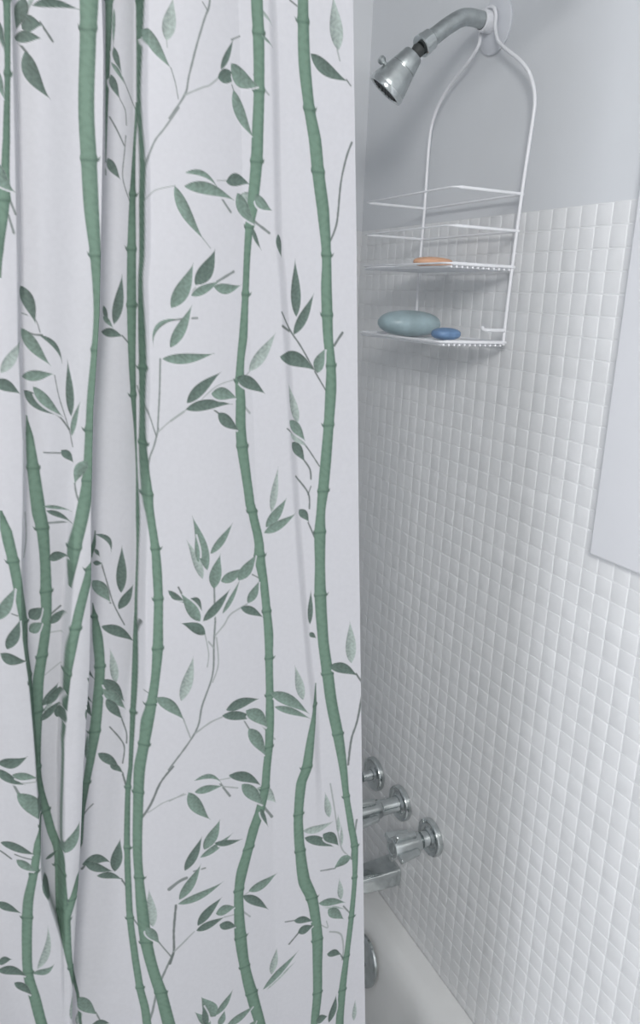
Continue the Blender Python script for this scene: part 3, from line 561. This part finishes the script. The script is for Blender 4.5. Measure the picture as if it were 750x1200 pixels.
TWIGS = [
    ([(-686.4, 154.5), (-681.7, 149.0)], 1.6, 'd'), ([(-672.5, 168.2), (-665.0, 158.5)], 1.5, 'd'),
    ([(-698.9, 150.9), (-693.3, 139.2)], 0.9, 'p'), ([(-699.4, 56.7), (-695.8, 46.7)], 1.5, 'g'),
    ([(-700.4, 45.5), (-697.7, 34.5)], 1.6, 'g'), ([(-618.5, 133.4), (-614.1, 125.8), (-613.5, 116.0)], 0.7, 'd'),
    ([(-615.4, 146.9), (-606.3, 128.0)], 0.7, 'd'), ([(-625.4, 119.8), (-621.0, 112.5), (-615.7, 102.2)], 1.1, 'd'),
    ([(-614.1, 108.8), (-615.5, 97.1), (-617.3, 79.8), (-612.6, 64.3)], 0.7, 'd'), ([(-587.6, 171.1), (-587.2, 166.7)], 0.7, 'p'),
    ([(-584.8, 153.6), (-581.9, 144.5), (-579.9, 134.1)], 0.7, 'g'), ([(-602.8, 65.0), (-596.8, 71.5), (-582.6, 75.6)], 0.8, 'p'),
    ([(-579.4, 128.5), (-590.1, 113.4), (-596.3, 105.4), (-601.2, 93.6), (-602.8, 82.3), (-603.1, 65.1)], 1.1, 'g'), ([(-556.4, 201.6), (-557.4, 195.7), (-560.4, 188.5), (-566.2, 171.0), (-572.1, 150.0), (-575.0, 137.7), (-586.3, 120.8)], 1.4, 'g'),
    ([(-561.9, 198.4), (-558.0, 193.6)], 0.8, 'g'), ([(-575.0, 137.4), (-562.4, 143.6), (-556.4, 146.2), (-548.7, 152.9)], 1.2, 'p'),
    ([(-539.3, 178.9), (-532.5, 182.6)], 1.0, 'd'), ([(-521.2, 158.7), (-509.1, 146.6)], 1.4, 'p'),
    ([(-534.1, 154.8), (-524.7, 153.5), (-516.4, 151.0), (-509.1, 146.6)], 0.9, 'p'), ([(-540.0, 151.8), (-536.9, 145.0)], 1.0, 'g'),
    ([(-551.7, 77.8), (-545.7, 68.6), (-539.0, 60.7)], 1.6, 'g'), ([(-550.5, 82.0), (-540.9, 83.0)], 0.8, 'p'),
    ([(-519.3, 55.6), (-506.5, 47.7)], 2.0, 'g'), ([(-562.2, 40.1), (-555.9, 33.2)], 0.8, 'p'),
    ([(-436.3, 121.3), (-440.4, 110.2), (-444.4, 90.2), (-446.4, 60.0), (-451.5, 45.4)], 1.6, 'd'), ([(-452.4, 185.9), (-449.8, 178.7)], 1.2, 'p'),
    ([(-443.4, 166.0), (-439.5, 162.2)], 1.1, 'd'), ([(-492.3, 213.6), (-486.6, 210.7)], 1.3, 'd'),
    ([(-694.5, -19.1), (-686.2, -23.0), (-683.3, -32.2)], 0.7, 'd'), ([(-694.6, -31.0), (-688.4, -33.6), (-682.0, -34.2)], 1.4, 'd'),
    ([(-675.3, -91.3), (-670.4, -96.7), (-665.9, -104.0)], 1.4, 'd'), ([(-674.6, -63.1), (-672.3, -78.7), (-668.4, -94.0), (-665.6, -105.6), (-663.9, -117.6)], 0.7, 'd'),
    ([(-685.3, -120.6), (-671.5, -122.1)], 1.0, 'd'), ([(-663.7, -145.7), (-662.9, -154.6), (-660.6, -162.9)], 1.4, 'g'),
    ([(-620.9, -34.6), (-616.0, -40.2)], 1.2, 'd'), ([(-595.2, -51.2), (-596.2, -78.1), (-598.0, -105.9)], 1.3, 'g'),
    ([(-597.6, -105.9), (-601.2, -120.1), (-604.6, -129.3), (-606.5, -141.1)], 1.4, 'g'), ([(-609.6, -73.7), (-605.4, -90.6), (-599.1, -112.4)], 1.0, 'g'),
    ([(-598.1, -109.0), (-588.3, -99.9), (-574.4, -90.0)], 1.0, 'p'), ([(-550.3, 8.7), (-536.4, 16.8)], 1.9, 'g'),
    ([(-574.5, -3.4), (-567.8, 3.7)], 0.8, 'p'), ([(-588.0, -21.6), (-576.1, -20.1), (-566.5, -19.2)], 1.6, 'g'),
    ([(-562.8, -82.0), (-549.6, -71.8), (-533.4, -66.9)], 0.9, 'p'), ([(-555.8, -89.2), (-547.2, -95.4)], 1.3, 'd'),
    ([(-525.6, -65.3), (-521.0, -60.8)], 0.9, 'p'), ([(-529.0, -85.8), (-520.5, -95.3)], 1.8, 'p'),
    ([(-587.9, -99.7), (-577.6, -92.4)], 1.5, 'p'), ([(-493.8, -13.0), (-483.5, -28.8), (-473.7, -41.5), (-461.0, -61.2), (-450.1, -77.4)], 1.4, 'd'),
    ([(-492.8, -24.1), (-485.5, -27.9)], 2.1, 'd'), ([(-443.9, -39.4), (-436.8, -28.5)], 2.3, 'd'),
    ([(-486.4, -109.6), (-474.5, -118.8), (-465.7, -127.2), (-453.0, -144.9)], 1.2, 'd'), ([(-468.2, -138.3), (-461.9, -147.4), (-460.6, -156.2)], 1.5, 'd'),
    ([(-475.6, -152.8), (-462.8, -168.9), (-461.0, -183.6)], 1.5, 'd'), ([(-460.3, -163.0), (-462.8, -170.5)], 1.0, 'd'),
    ([(-685.0, -177.4), (-668.0, -177.9)], 1.8, 'g'), ([(-650.0, -244.5), (-636.9, -255.5)], 1.0, 'd'),
    ([(-643.1, -219.5), (-638.8, -238.6), (-634.2, -257.3), (-625.7, -277.4)], 1.1, 'd'), ([(-719.1, -241.6), (-712.1, -245.7)], 1.0, 'd'),
    ([(-685.8, -256.0), (-677.9, -249.7)], 1.5, 'd'), ([(-686.6, -271.7), (-678.0, -271.6)], 1.0, 'p'),
    ([(-693.0, -308.4), (-679.8, -299.3)], 0.8, 'p'), ([(-631.2, -364.6), (-626.9, -380.9), (-627.2, -391.2)], 1.2, 'd'),
    ([(-641.4, -371.7), (-632.5, -386.1), (-629.1, -395.9), (-631.1, -410.8)], 1.3, 'd'), ([(-613.0, -335.5), (-607.9, -338.7)], 0.9, 'g'),
    ([(-701.0, -166.8), (-701.1, -187.5), (-703.8, -203.7)], 1.0, 'p'), ([(-616.2, -284.2), (-613.3, -272.0)], 1.8, 'd'),
    ([(-519.8, -236.4), (-509.3, -243.0)], 1.3, 'g'), ([(-552.3, -243.1), (-551.8, -260.2), (-551.2, -277.4)], 1.7, 'g'),
    ([(-583.2, -241.7), (-578.8, -251.6)], 1.6, 'd'), ([(-560.7, -286.6), (-557.2, -306.5), (-558.4, -319.4)], 1.0, 'p'),
    ([(-551.2, -277.4), (-552.4, -297.2), (-553.5, -327.5), (-563.1, -356.8), (-569.2, -381.9), (-593.8, -416.3)], 1.7, 'g'), ([(-550.0, -292.6), (-548.2, -318.2), (-553.5, -335.2)], 1.2, 'p'),
    ([(-551.2, -290.4), (-542.8, -281.3), (-536.6, -272.4), (-521.0, -265.7)], 1.5, 'p'), ([(-557.2, -295.2), (-552.4, -302.2)], 1.5, 'p'),
    ([(-580.2, -366.8), (-574.0, -386.9)], 1.3, 'p'), ([(-569.2, -383.3), (-555.9, -375.3), (-544.3, -372.0)], 1.6, 'p'),
    ([(-516.0, -379.0), (-505.0, -390.0), (-495.0, -403.9), (-490.0, -409.5)], 1.6, 'p'), ([(-523.2, -379.9), (-516.7, -392.2)], 1.4, 'g'),
    ([(-498.2, -355.8), (-490.7, -360.5)], 1.3, 'g'), ([(-463.1, -193.5), (-454.8, -211.3)], 1.5, 'd'),
    ([(-405.1, -356.2), (-401.4, -361.6), (-398.6, -365.7)], 1.9, 'd'), ([(-397.1, -381.0), (-400.9, -409.7), (-406.1, -429.5), (-407.9, -457.9)], 2.4, 'd'),
    ([(-720.8, -392.0), (-706.5, -394.0)], 1.1, 'p'), ([(-724.9, -390.9), (-719.7, -404.4)], 2.1, 'g'),
    ([(-737.9, -457.2), (-729.9, -465.3)], 1.3, 'd'), ([(-726.8, -460.8), (-713.6, -467.2)], 1.1, 'd'),
    ([(-667.0, -456.0), (-663.2, -450.8), (-658.3, -446.0)], 1.1, 'd'), ([(-670.5, -511.3), (-665.1, -505.0)], 2.3, 'd'),
    ([(-636.5, -531.0), (-632.3, -539.2)], 1.8, 'd'), ([(-631.8, -420.4), (-628.2, -436.7)], 1.8, 'd'),
    ([(-617.7, -465.4), (-610.4, -451.3), (-601.3, -428.7), (-589.6, -413.7)], 2.0, 'd'), ([(-612.5, -458.9), (-599.5, -449.9), (-578.6, -444.8)], 1.0, 'p'),
    ([(-700.7, -517.6), (-698.2, -531.3), (-694.4, -551.2)], 1.0, 'p'), ([(-665.7, -670.1), (-661.6, -682.4)], 1.4, 'g'),
    ([(-627.0, -576.5), (-621.4, -586.4)], 1.6, 'g'), ([(-605.3, -603.8), (-593.1, -625.1)], 1.4, 'g'),
    ([(-592.4, -621.6), (-599.8, -639.2), (-607.1, -659.5), (-612.2, -686.5), (-616.6, -703.2)], 2.2, 'g'), ([(-578.2, -607.3), (-591.9, -619.7)], 1.4, 'p'),
    ([(-546.2, -437.1), (-536.3, -437.9)], 1.1, 'p'), ([(-545.7, -441.5), (-536.2, -457.2)], 2.2, 'g'),
    ([(-544.4, -444.6), (-528.3, -451.0)], 1.4, 'p'), ([(-593.5, -449.0), (-580.4, -443.8)], 1.1, 'p'),
    ([(-502.5, -477.3), (-490.9, -495.6)], 2.7, 'g'), ([(-594.8, -544.8), (-586.1, -538.8), (-578.6, -536.3)], 3.6, 'g'),
    ([(-571.6, -530.7), (-560.4, -530.2)], 1.7, 'g'), ([(-540.9, -594.1), (-530.6, -595.0)], 1.3, 'p'),
    ([(-520.8, -576.1), (-512.5, -573.6)], 1.2, 'p'), ([(-524.8, -590.5), (-513.2, -604.5)], 1.8, 'p'),
    ([(-588.8, -564.8), (-591.1, -593.3), (-591.4, -617.9), (-595.2, -632.0)], 2.3, 'd'), ([(-591.4, -618.5), (-571.3, -600.7)], 1.5, 'p'),
    ([(-427.1, -475.7), (-421.7, -504.3), (-415.6, -537.4), (-409.8, -558.6), (-397.5, -574.5)], 1.6, 'p'), ([(-417.3, -579.7), (-434.5, -576.5)], 1.7, 'g'),
    ([(-404.4, -632.8), (-393.4, -648.4)], 1.7, 'g'), ([(-472.9, -627.9), (-462.0, -629.7)], 1.4, 'd'),
    ([(-467.6, -657.9), (-455.4, -645.4)], 2.0, 'd'), ([(-431.2, -646.4), (-422.9, -653.2), (-424.9, -643.9)], 1.3, 'p'),
    ([(-420.0, -659.6), (-405.8, -669.2), (-401.5, -690.1), (-402.3, -704.7)], 2.1, 'p'), ([(-405.1, -696.3), (-399.1, -708.3)], 1.8, 'd'),
    ([(-394.5, -526.8), (-397.1, -559.2), (-398.1, -574.3)], 2.3, 'g'),
]
def _sm(t):
    t = np.clip(t, 0.0, 1.0)
    return t * t * (3 - 2 * t)
def line_x(k, z):
    zz, xx = FOLD[k]
    return np.interp(z, zz, xx)
def fold(x, z):
    """How far the cloth stands out from its mean plane, in metres."""
    xa, xb, xr, xc, xd, xe = (line_x(k, z) for k in ('A', 'B', 'B1', 'C', 'D', 'E'))
    lower = _sm((-0.13 - z) / 0.10)
    tail = _sm((-0.45 - z) / 0.35)
    left = x - xa
    p = 0.018 + 0.010 * np.sin(left * 48.0 + 0.6) * _sm(-left / 0.03)
    t = np.clip((x - xa) / np.maximum(xb - xa, 0.02), 0, 1)
    hab = (0.006 + 0.009 * t ** 2.5 + 0.003 * np.sin(t * 6.2)) * (1 - lower) + (0.002 - 0.004 * np.sin(t * 3.1)) * lower
    p = p + (hab - p) * _sm(left / 0.0035 + 0.5)
    ridge = 0.015 + 0.003 * np.sin(np.clip((x - xr) / np.maximum(xb - xr, 0.008), 0, 1) * 3.14)
    p = p + (ridge - p) * _sm((x - xr) / 0.005 + 0.5) * lower
    t = np.clip((x - xb) / np.maximum(xc - xb, 0.01), 0, 1)
    hbc = -0.011 * (1 - tail) + 0.003 * np.sin(t * 3.1)
    p = p + (hbc - p) * _sm((x - xb) / 0.0035 + 0.5)
    t = np.clip((x - xc) / np.maximum(xd - xc, 0.02), 0, 1)
    hcd = 0.004 + 0.006 * np.sin(np.clip(t * 1.35, 0, 1) * 3.1) + 0.004 * t
    wc = 0.006 + 0.05 * _sm((-0.24 - z) / 0.35)
    p = p + (hcd - p) * _sm((x - xc - 0.0045) / wc + 0.5)
    t = np.clip((x - xd) / np.maximum(xe - xd, 0.01), 0, 1)
    hd = 0.0035 + 0.004 * t
    fade = 1 - _sm((-0.42 - z) / 0.12)
    p = p + (hd - p) * (_sm((x - xd) / 0.010 + 0.3) * fade + _sm((x - xd) / 0.05) * (1 - fade))
    return p

MARGIN_TOP, HEM = 0.395, -1.50
zs = np.unique(np.round(np.concatenate([np.arange(HEM, -0.92, 0.0022), np.arange(-0.92, 0.27, 0.0008), np.arange(0.27, MARGIN_TOP, 0.0015)]), 5))
ss = np.unique(np.round(np.concatenate([np.arange(0.0, 0.385, 0.0006), np.arange(0.385, 1.02, 0.0020)]), 5))
S, Zg = np.meshgrid(ss, zs)
EDGE = line_x('E', zs)
X = EDGE[:, None] - S
P = fold(X, Zg)
beyond = np.clip((S - 0.37) / 0.05, 0, 1)
P = P + beyond * 0.016 * np.sin((S - 0.37) * 62.0)
gather = _sm((Zg - 0.26) / 0.12)
P = P * (1 - 0.5 * gather)
Y = CLOTH_Y - P

# --- the print: bamboo in watercolour greens on a white ground
GROUND = np.array([0.655, 0.655, 0.685])
TONE = {'g': np.array([0.185, 0.262, 0.220]), 'd': np.array([0.112, 0.164, 0.138]), 'p': np.array([0.365, 0.430, 0.400])}
STEM_EDGE, STEM_MID = np.array([0.088, 0.148, 0.113]), np.array([0.185, 0.290, 0.222])
C = np.empty(X.shape + (3,))
C[:] = GROUND
AA = 0.0008
def window(x0, x1, z0, z1):
    """Row and column slices of the grid that cover a box of cloth."""
    r0, r1 = np.searchsorted(zs, [z0, z1])
    if r1 <= r0: return None
    e0, e1 = EDGE[r0:r1].min(), EDGE[r0:r1].max()
    c0, c1 = np.searchsorted(ss, [max(0.0, e0 - x1), e1 - x0])
    if c1 <= c0: return None
    return slice(r0, r1), slice(c0, c1)
def lay(w, cov, colour):
    cov = np.clip(cov, 0, 1)[..., None]
    C[w] = C[w] * (1 - cov) + colour * cov
def cr(t, v, n=8):
    out = []
    for i in range(len(v) - 1):
        a, b, c, d = v[max(i - 1, 0)], v[i], v[i + 1], v[min(i + 2, len(v) - 1)]
        for k in range(n):
            q = k / n
            out.append(0.5 * (2 * b + (c - a) * q + (2 * a - 5 * b + 4 * c - d) * q * q + (3 * b - a - 3 * c + d) * q ** 3))
    out.append(v[-1])
    return out
def mottling(x, z, f):
    return np.sin(x * f * 1.3 + 2.1 * np.sin(z * f * 0.9)) * np.sin(z * f * 1.1 + 1.7 * np.sin(x * f * 0.7))
def paint_culm(pts):
    pts = sorted([(b / 1000, a / 1000, w / 1000) for a, b, w in pts])
    zc = np.array([p[0] for p in pts]); xs = [p[1] for p in pts]; wsd = [p[2] for p in pts]
    zd = np.concatenate([np.linspace(zc[i], zc[i + 1], 8, endpoint=False) for i in range(len(zc) - 1)] + [zc[-1:]])
    xd, wd = np.array(cr(None, xs)), np.array(cr(None, wsd))
    w = window(min(xs) - 0.02, max(xs) + 0.02, zc[0], zc[-1])
    if w is None: return
    z = zs[w[0]]
    xc, hw = np.interp(z, zd, xd), np.maximum(np.interp(z, zd, wd), 0.0) / 2
    slope = np.gradient(xc, z) if len(z) > 2 else 0 * xc
    cs = 1 / np.sqrt(1 + slope ** 2)
    ring = np.zeros_like(z); swell = np.zeros_like(z)
    last = 1e9
    nodes = []
    for zi, xi, wi in pts[1:-1]:
        if wi > 0.0032 and abs(zi - last) > 0.038:
            nodes.append((zi, wi)); last = zi
    for zi, wi in nodes:
        ring = np.maximum(ring, 0.55 * np.exp(-((z - zi) / 0.0011) ** 2))
        swell += np.exp(-((z - zi - 0.001) / 0.0022) ** 2)
    hw = hw + 0.0007 * swell
    dx = (X[w] - xc[:, None]) * cs[:, None]
    cov = (hw[:, None] - np.abs(dx)) / AA + 0.5
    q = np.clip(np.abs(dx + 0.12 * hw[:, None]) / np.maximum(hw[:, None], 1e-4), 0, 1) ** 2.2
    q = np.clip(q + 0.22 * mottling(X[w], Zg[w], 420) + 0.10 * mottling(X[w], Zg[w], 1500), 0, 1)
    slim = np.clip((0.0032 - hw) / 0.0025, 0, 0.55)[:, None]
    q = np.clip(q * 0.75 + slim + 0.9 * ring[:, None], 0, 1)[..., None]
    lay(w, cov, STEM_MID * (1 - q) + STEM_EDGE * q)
    for i, (zi, wi) in enumerate(nodes):                     # little thorns at the nodes
        sgn = 1 if i % 2 else -1
        x0 = np.interp(zi, zd, xd) + sgn * wi * 0.48
        paint_leaf(x0, zi - 0.001, x0 + sgn * (0.0012 + 0.0008 * (i % 3)), zi + 0.003, 0.0016, 0, 'd')
def paint_leaf(x0, z0, x1, z1, width, bend, tone):
    L = math.hypot(x1 - x0, z1 - z0)
    m = width + abs(bend)
    w = window(min(x0, x1) - m, max(x0, x1) + m, min(z0, z1) - m, max(z0, z1) + m)
    if w is None or L < 1e-5: return
    ux, uz = (x1 - x0) / L, (z1 - z0) / L
    dx, dz = X[w] - x0, Zg[w] - z0
    t = (dx * ux + dz * uz) / L
    perp = -dx * uz + dz * ux
    tt = np.clip(t, 0, 1)
    mid = -bend * 4 * tt * (1 - tt)
    hw = 0.98 * width / 2 * (tt ** 0.85 * (1 - tt) ** 1.5) / 0.2149
    dist = np.abs(perp - mid)
    cov = (hw - dist) / AA + 0.45
    cov = np.where((t < -0.01) | (t > 1.01), 0, cov)
    base = TONE[tone]
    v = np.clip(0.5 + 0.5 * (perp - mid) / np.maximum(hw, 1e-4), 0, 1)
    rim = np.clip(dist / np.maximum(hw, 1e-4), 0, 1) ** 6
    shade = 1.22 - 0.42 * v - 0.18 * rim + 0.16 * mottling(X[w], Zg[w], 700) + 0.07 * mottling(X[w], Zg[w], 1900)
    if tone != 'p' and width > 0.004:                       # the thin unpainted line along one side of a leaf
        gap = (hw + 0.0011 - np.abs(perp - mid + 0.0009)) / AA
        gap = np.where((t < 0.12) | (t > 0.96), 0, gap)
        lay(w, np.clip(gap, 0, 1) * 0.85, GROUND * 1.04)
    lay(w, np.clip(cov, 0, 1) * 0.97, base * shade[..., None])
def paint_twig(pts, width, tone):
    px, pz = cr(None, [p[0] / 1000 for p in pts], 6), cr(None, [p[1] / 1000 for p in pts], 6)
    hw = width / 2000
    w = window(min(px) - 0.004, max(px) + 0.004, min(pz) - 0.004, max(pz) + 0.004)
    if w is None: return
    best = np.full(X[w].shape, 1.0)
    for a in range(len(px) - 1):
        ax, az, bx, bz = px[a], pz[a], px[a + 1], pz[a + 1]
        l2 = (bx - ax) ** 2 + (bz - az) ** 2 + 1e-12
        t = np.clip(((X[w] - ax) * (bx - ax) + (Zg[w] - az) * (bz - az)) / l2, 0, 1)
        best = np.minimum(best, np.hypot(X[w] - ax - t * (bx - ax), Zg[w] - az - t * (bz - az)))
    wob = hw * (1 + 0.14 * mottling(X[w], Zg[w], 330))
    base = {'g': np.array([0.205, 0.235, 0.225]), 'd': np.array([0.135, 0.160, 0.150]), 'p': np.array([0.37, 0.40, 0.395])}[tone]
    lay(w, np.clip((wob - best) / AA + 0.5, 0, 1) * 0.92, base)
# the design repeats up, down and along the cloth
REPEAT_Z, REPEAT_X = 455.0, 362.0
def stretched(c):
    c = list(c)
    if c[0][1] > 165: c = [(c[0][0] + 6, 405.0, c[0][2]), (c[0][0] - 4, 300.0, c[0][2])] + c
    if c[-1][1] < -600: c = c + [(c[-1][0] + 9, -1000.0, c[-1][2]), (c[-1][0] - 7, -1250.0, c[-1][2]), (c[-1][0] + 4, -1510.0, c[-1][2])]
    return c
ALL_CULMS = [stretched(c) for c in CULMS]
more_leaves, more_twigs = [], []
for k in (-2, -1, 1):
    dz = k * REPEAT_Z
    ok = lambda z: z > 238 or z < -835
    more_leaves += [(l[0], l[1] + dz, l[2], l[3] + dz, *l[4:]) for l in LEAVES if ok(l[1] + dz) and ok(l[3] + dz)]
    more_twigs += [([(x, z + dz) for x, z in t[0]], *t[1:]) for t in TWIGS if all(ok(z + dz) for x, z in t[0])]
ALL_LEAVES, ALL_TWIGS = LEAVES + more_leaves, TWIGS + more_twigs
for k in (1, 2):
    dx = -k * REPEAT_X
    ALL_CULMS += [[(x + dx, z, w) for x, z, w in c] for c in ALL_CULMS[:len(CULMS)] if max(p[0] for p in c) + dx < -790]
    ALL_LEAVES = ALL_LEAVES + [(l[0] + dx, l[1], l[2] + dx, l[3], *l[4:]) for l in LEAVES + more_leaves if max(l[0], l[2]) + dx < -785]
    ALL_TWIGS = ALL_TWIGS + [([(x + dx, z) for x, z in t[0]], *t[1:]) for t in TWIGS + more_twigs if max(p[0] for p in t[0]) + dx < -785]
for tw in ALL_TWIGS: paint_twig(*tw)
for l in ALL_LEAVES:
    if l[6] == 'p': paint_leaf(*[v / 1000 for v in l[:6]], l[6])
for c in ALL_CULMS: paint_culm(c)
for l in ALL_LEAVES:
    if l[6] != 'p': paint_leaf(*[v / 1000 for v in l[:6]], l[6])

M_CLOTH = bpy.data.materials.new('bamboo_print_cloth')
M_CLOTH.use_nodes = True
nt = M_CLOTH.node_tree
b = nt.nodes['Principled BSDF']
at = nt.nodes.new('ShaderNodeAttribute'); at.attribute_name = 'print'
nz = nt.nodes.new('ShaderNodeTexNoise'); nz.inputs['Scale'].default_value = 260; nz.inputs['Detail'].default_value = 4
tc = nt.nodes.new('ShaderNodeTexCoord')
mr = nt.nodes.new('ShaderNodeMapRange')
mr.inputs['From Min'].default_value = 0.25; mr.inputs['From Max'].default_value = 0.75
mr.inputs['To Min'].default_value = 0.975; mr.inputs['To Max'].default_value = 1.02
mx = nt.nodes.new('ShaderNodeVectorMath'); mx.operation = 'SCALE'
nt.links.new(tc.outputs['Object'], nz.inputs['Vector'])
nt.links.new(nz.outputs['Fac'], mr.inputs['Value'])
nt.links.new(at.outputs['Color'], mx.inputs[0])
nt.links.new(mr.outputs['Result'], mx.inputs['Scale'])
nt.links.new(mx.outputs['Vector'], b.inputs['Base Color'])
b.inputs['Roughness'].default_value = 0.55
b.inputs['Specular IOR Level'].default_value = 0.35
tr = nt.nodes.new('ShaderNodeBsdfTranslucent')
nt.links.new(mx.outputs['Vector'], tr.inputs['Color'])
ms = nt.nodes.new('ShaderNodeMixShader'); ms.inputs['Fac'].default_value = 0.42
nt.links.new(b.outputs['BSDF'], ms.inputs[1]); nt.links.new(tr.outputs['BSDF'], ms.inputs[2])
nt.links.new(ms.outputs['Shader'], nt.nodes['Material Output'].inputs['Surface'])

t = thing('shower_curtain', 'white shower curtain printed with green bamboo stems and leaves', 'shower curtain', (-0.9, CLOTH_Y, HEM))
nr, nc = X.shape
me = bpy.data.meshes.new('cloth')
co = np.stack([X, Y, Zg], -1).reshape(-1, 3).astype(np.float32)
idx = np.arange(nr * nc).reshape(nr, nc)
quads = np.stack([idx[:-1, :-1], idx[1:, :-1], idx[1:, 1:], idx[:-1, 1:]], -1).reshape(-1, 4).astype(np.int32)
me.vertices.add(len(co)); me.vertices.foreach_set('co', co.ravel())
me.loops.add(quads.size); me.loops.foreach_set('vertex_index', quads.ravel())
me.polygons.add(len(quads))
me.polygons.foreach_set('loop_start', np.arange(0, quads.size, 4, dtype=np.int32))
me.update(calc_edges=True)
ca = me.attributes.new('print', 'FLOAT_COLOR', 'POINT')
ca.data.foreach_set('color', np.concatenate([C.reshape(-1, 3), np.ones((nr * nc, 1))], 1).astype(np.float32).ravel())
cl = link_mesh('cloth', me, M_CLOTH, t, (-0.9, CLOTH_Y, HEM), True, 180)
ROD_Z = 0.432
for k in range(9):
    b = bmesh.new()
    x = -0.475 - 0.118 * k
    ring = [(x + 0.002 * math.sin(q), CLOTH_Y + 0.0215 * math.sin(q), ROD_Z - 0.013 + 0.031 * math.cos(q)) for q in [2 * math.pi * j / 24 for j in range(25)]]
    add_tube(b, ring, 0.0018, 8, False)
    obj('curtain_ring', b, M_WIRE, t)
bm = bmesh.new()
add_tube(bm, [(FOOT, CLOTH_Y, ROD_Z), (-0.0005, CLOTH_Y, ROD_Z)], 0.0127, 24, False)
t = thing('curtain_rod', 'chrome rod above the bamboo print curtain', 'curtain rod', (-0.76, CLOTH_Y, ROD_Z))
obj('rod', bm, M_CHROME, t, (-0.76, CLOTH_Y, ROD_Z))
for x, s in ((0.0, -1), (FOOT, 1)):
    bm = bmesh.new()
    add_lathe(bm, (x, CLOTH_Y, ROD_Z), (s, 0, 0), [(0, 0), (0, 0.028), (0.004, 0.028), (0.012, 0.017), (0.022, 0.016), (0.022, 0)], 32)
    obj('end_flange', bm, M_CHROME, t)

# ------------------------------------------------------------------ light
def area(name, loc, target, size, energy, colour, size_y=None):
    l = bpy.data.lights.new(name, 'AREA')
    l.energy, l.color, l.size = energy, colour, size
    if size_y: l.shape = 'RECTANGLE'; l.size_y = size_y
    o = bpy.data.objects.new(name, l)
    col.objects.link(o)
    o.location = (loc[0], loc[1], loc[2] + ZO)
    o.rotation_euler = (Vector(target) - Vector(loc)).to_track_quat('-Z', 'Y').to_euler()
    return o
area('vanity_light', (-1.25, -0.85, 0.70), (-0.2, 1.0, -0.5), 0.50, 36.0, (1.0, 0.985, 0.97))
area('window_light', (-4.3, -1.15, 0.35), (-0.2, 0.80, -0.6), 1.2, 75.0, (0.92, 0.94, 1.0), 1.4)
w = bpy.data.worlds.new('room_light'); scene.world = w
w.use_nodes = True
w.node_tree.nodes['Background'].inputs['Color'].default_value = (0.90, 0.93, 0.96, 1)
w.node_tree.nodes['Background'].inputs['Strength'].default_value = 0.75

# ------------------------------------------------------------------ camera
cam = bpy.data.cameras.new('camera')
cam.sensor_fit = 'VERTICAL'
cam.sensor_height = 36.0
cam.lens = 36.0 * 915.5 / 1200
cam.clip_start = 0.02
co_ = bpy.data.objects.new('camera', cam)
col.objects.link(co_)
right, up, fwd = Vector((0.90445, -0.42485, 0.03840)), Vector((0.07914, 0.25557, 0.96355)), Vector((0.41918, 0.86844, -0.26477))
m = Matrix.Identity(4)
for i, v in enumerate((right, up, -fwd)):
    for j in range(3): m[j][i] = v[j]
m.translation = (-0.74737, 0.0, ZO)
co_.matrix_world = m
scene.camera = co_
vs = scene.view_settings
scene.display_settings.display_device = 'sRGB'
vs.view_transform = 'Standard'
vs.look = 'None'
vs.gamma = 1.0
vs.use_curve_mapping = False
vs.exposure = -0.17
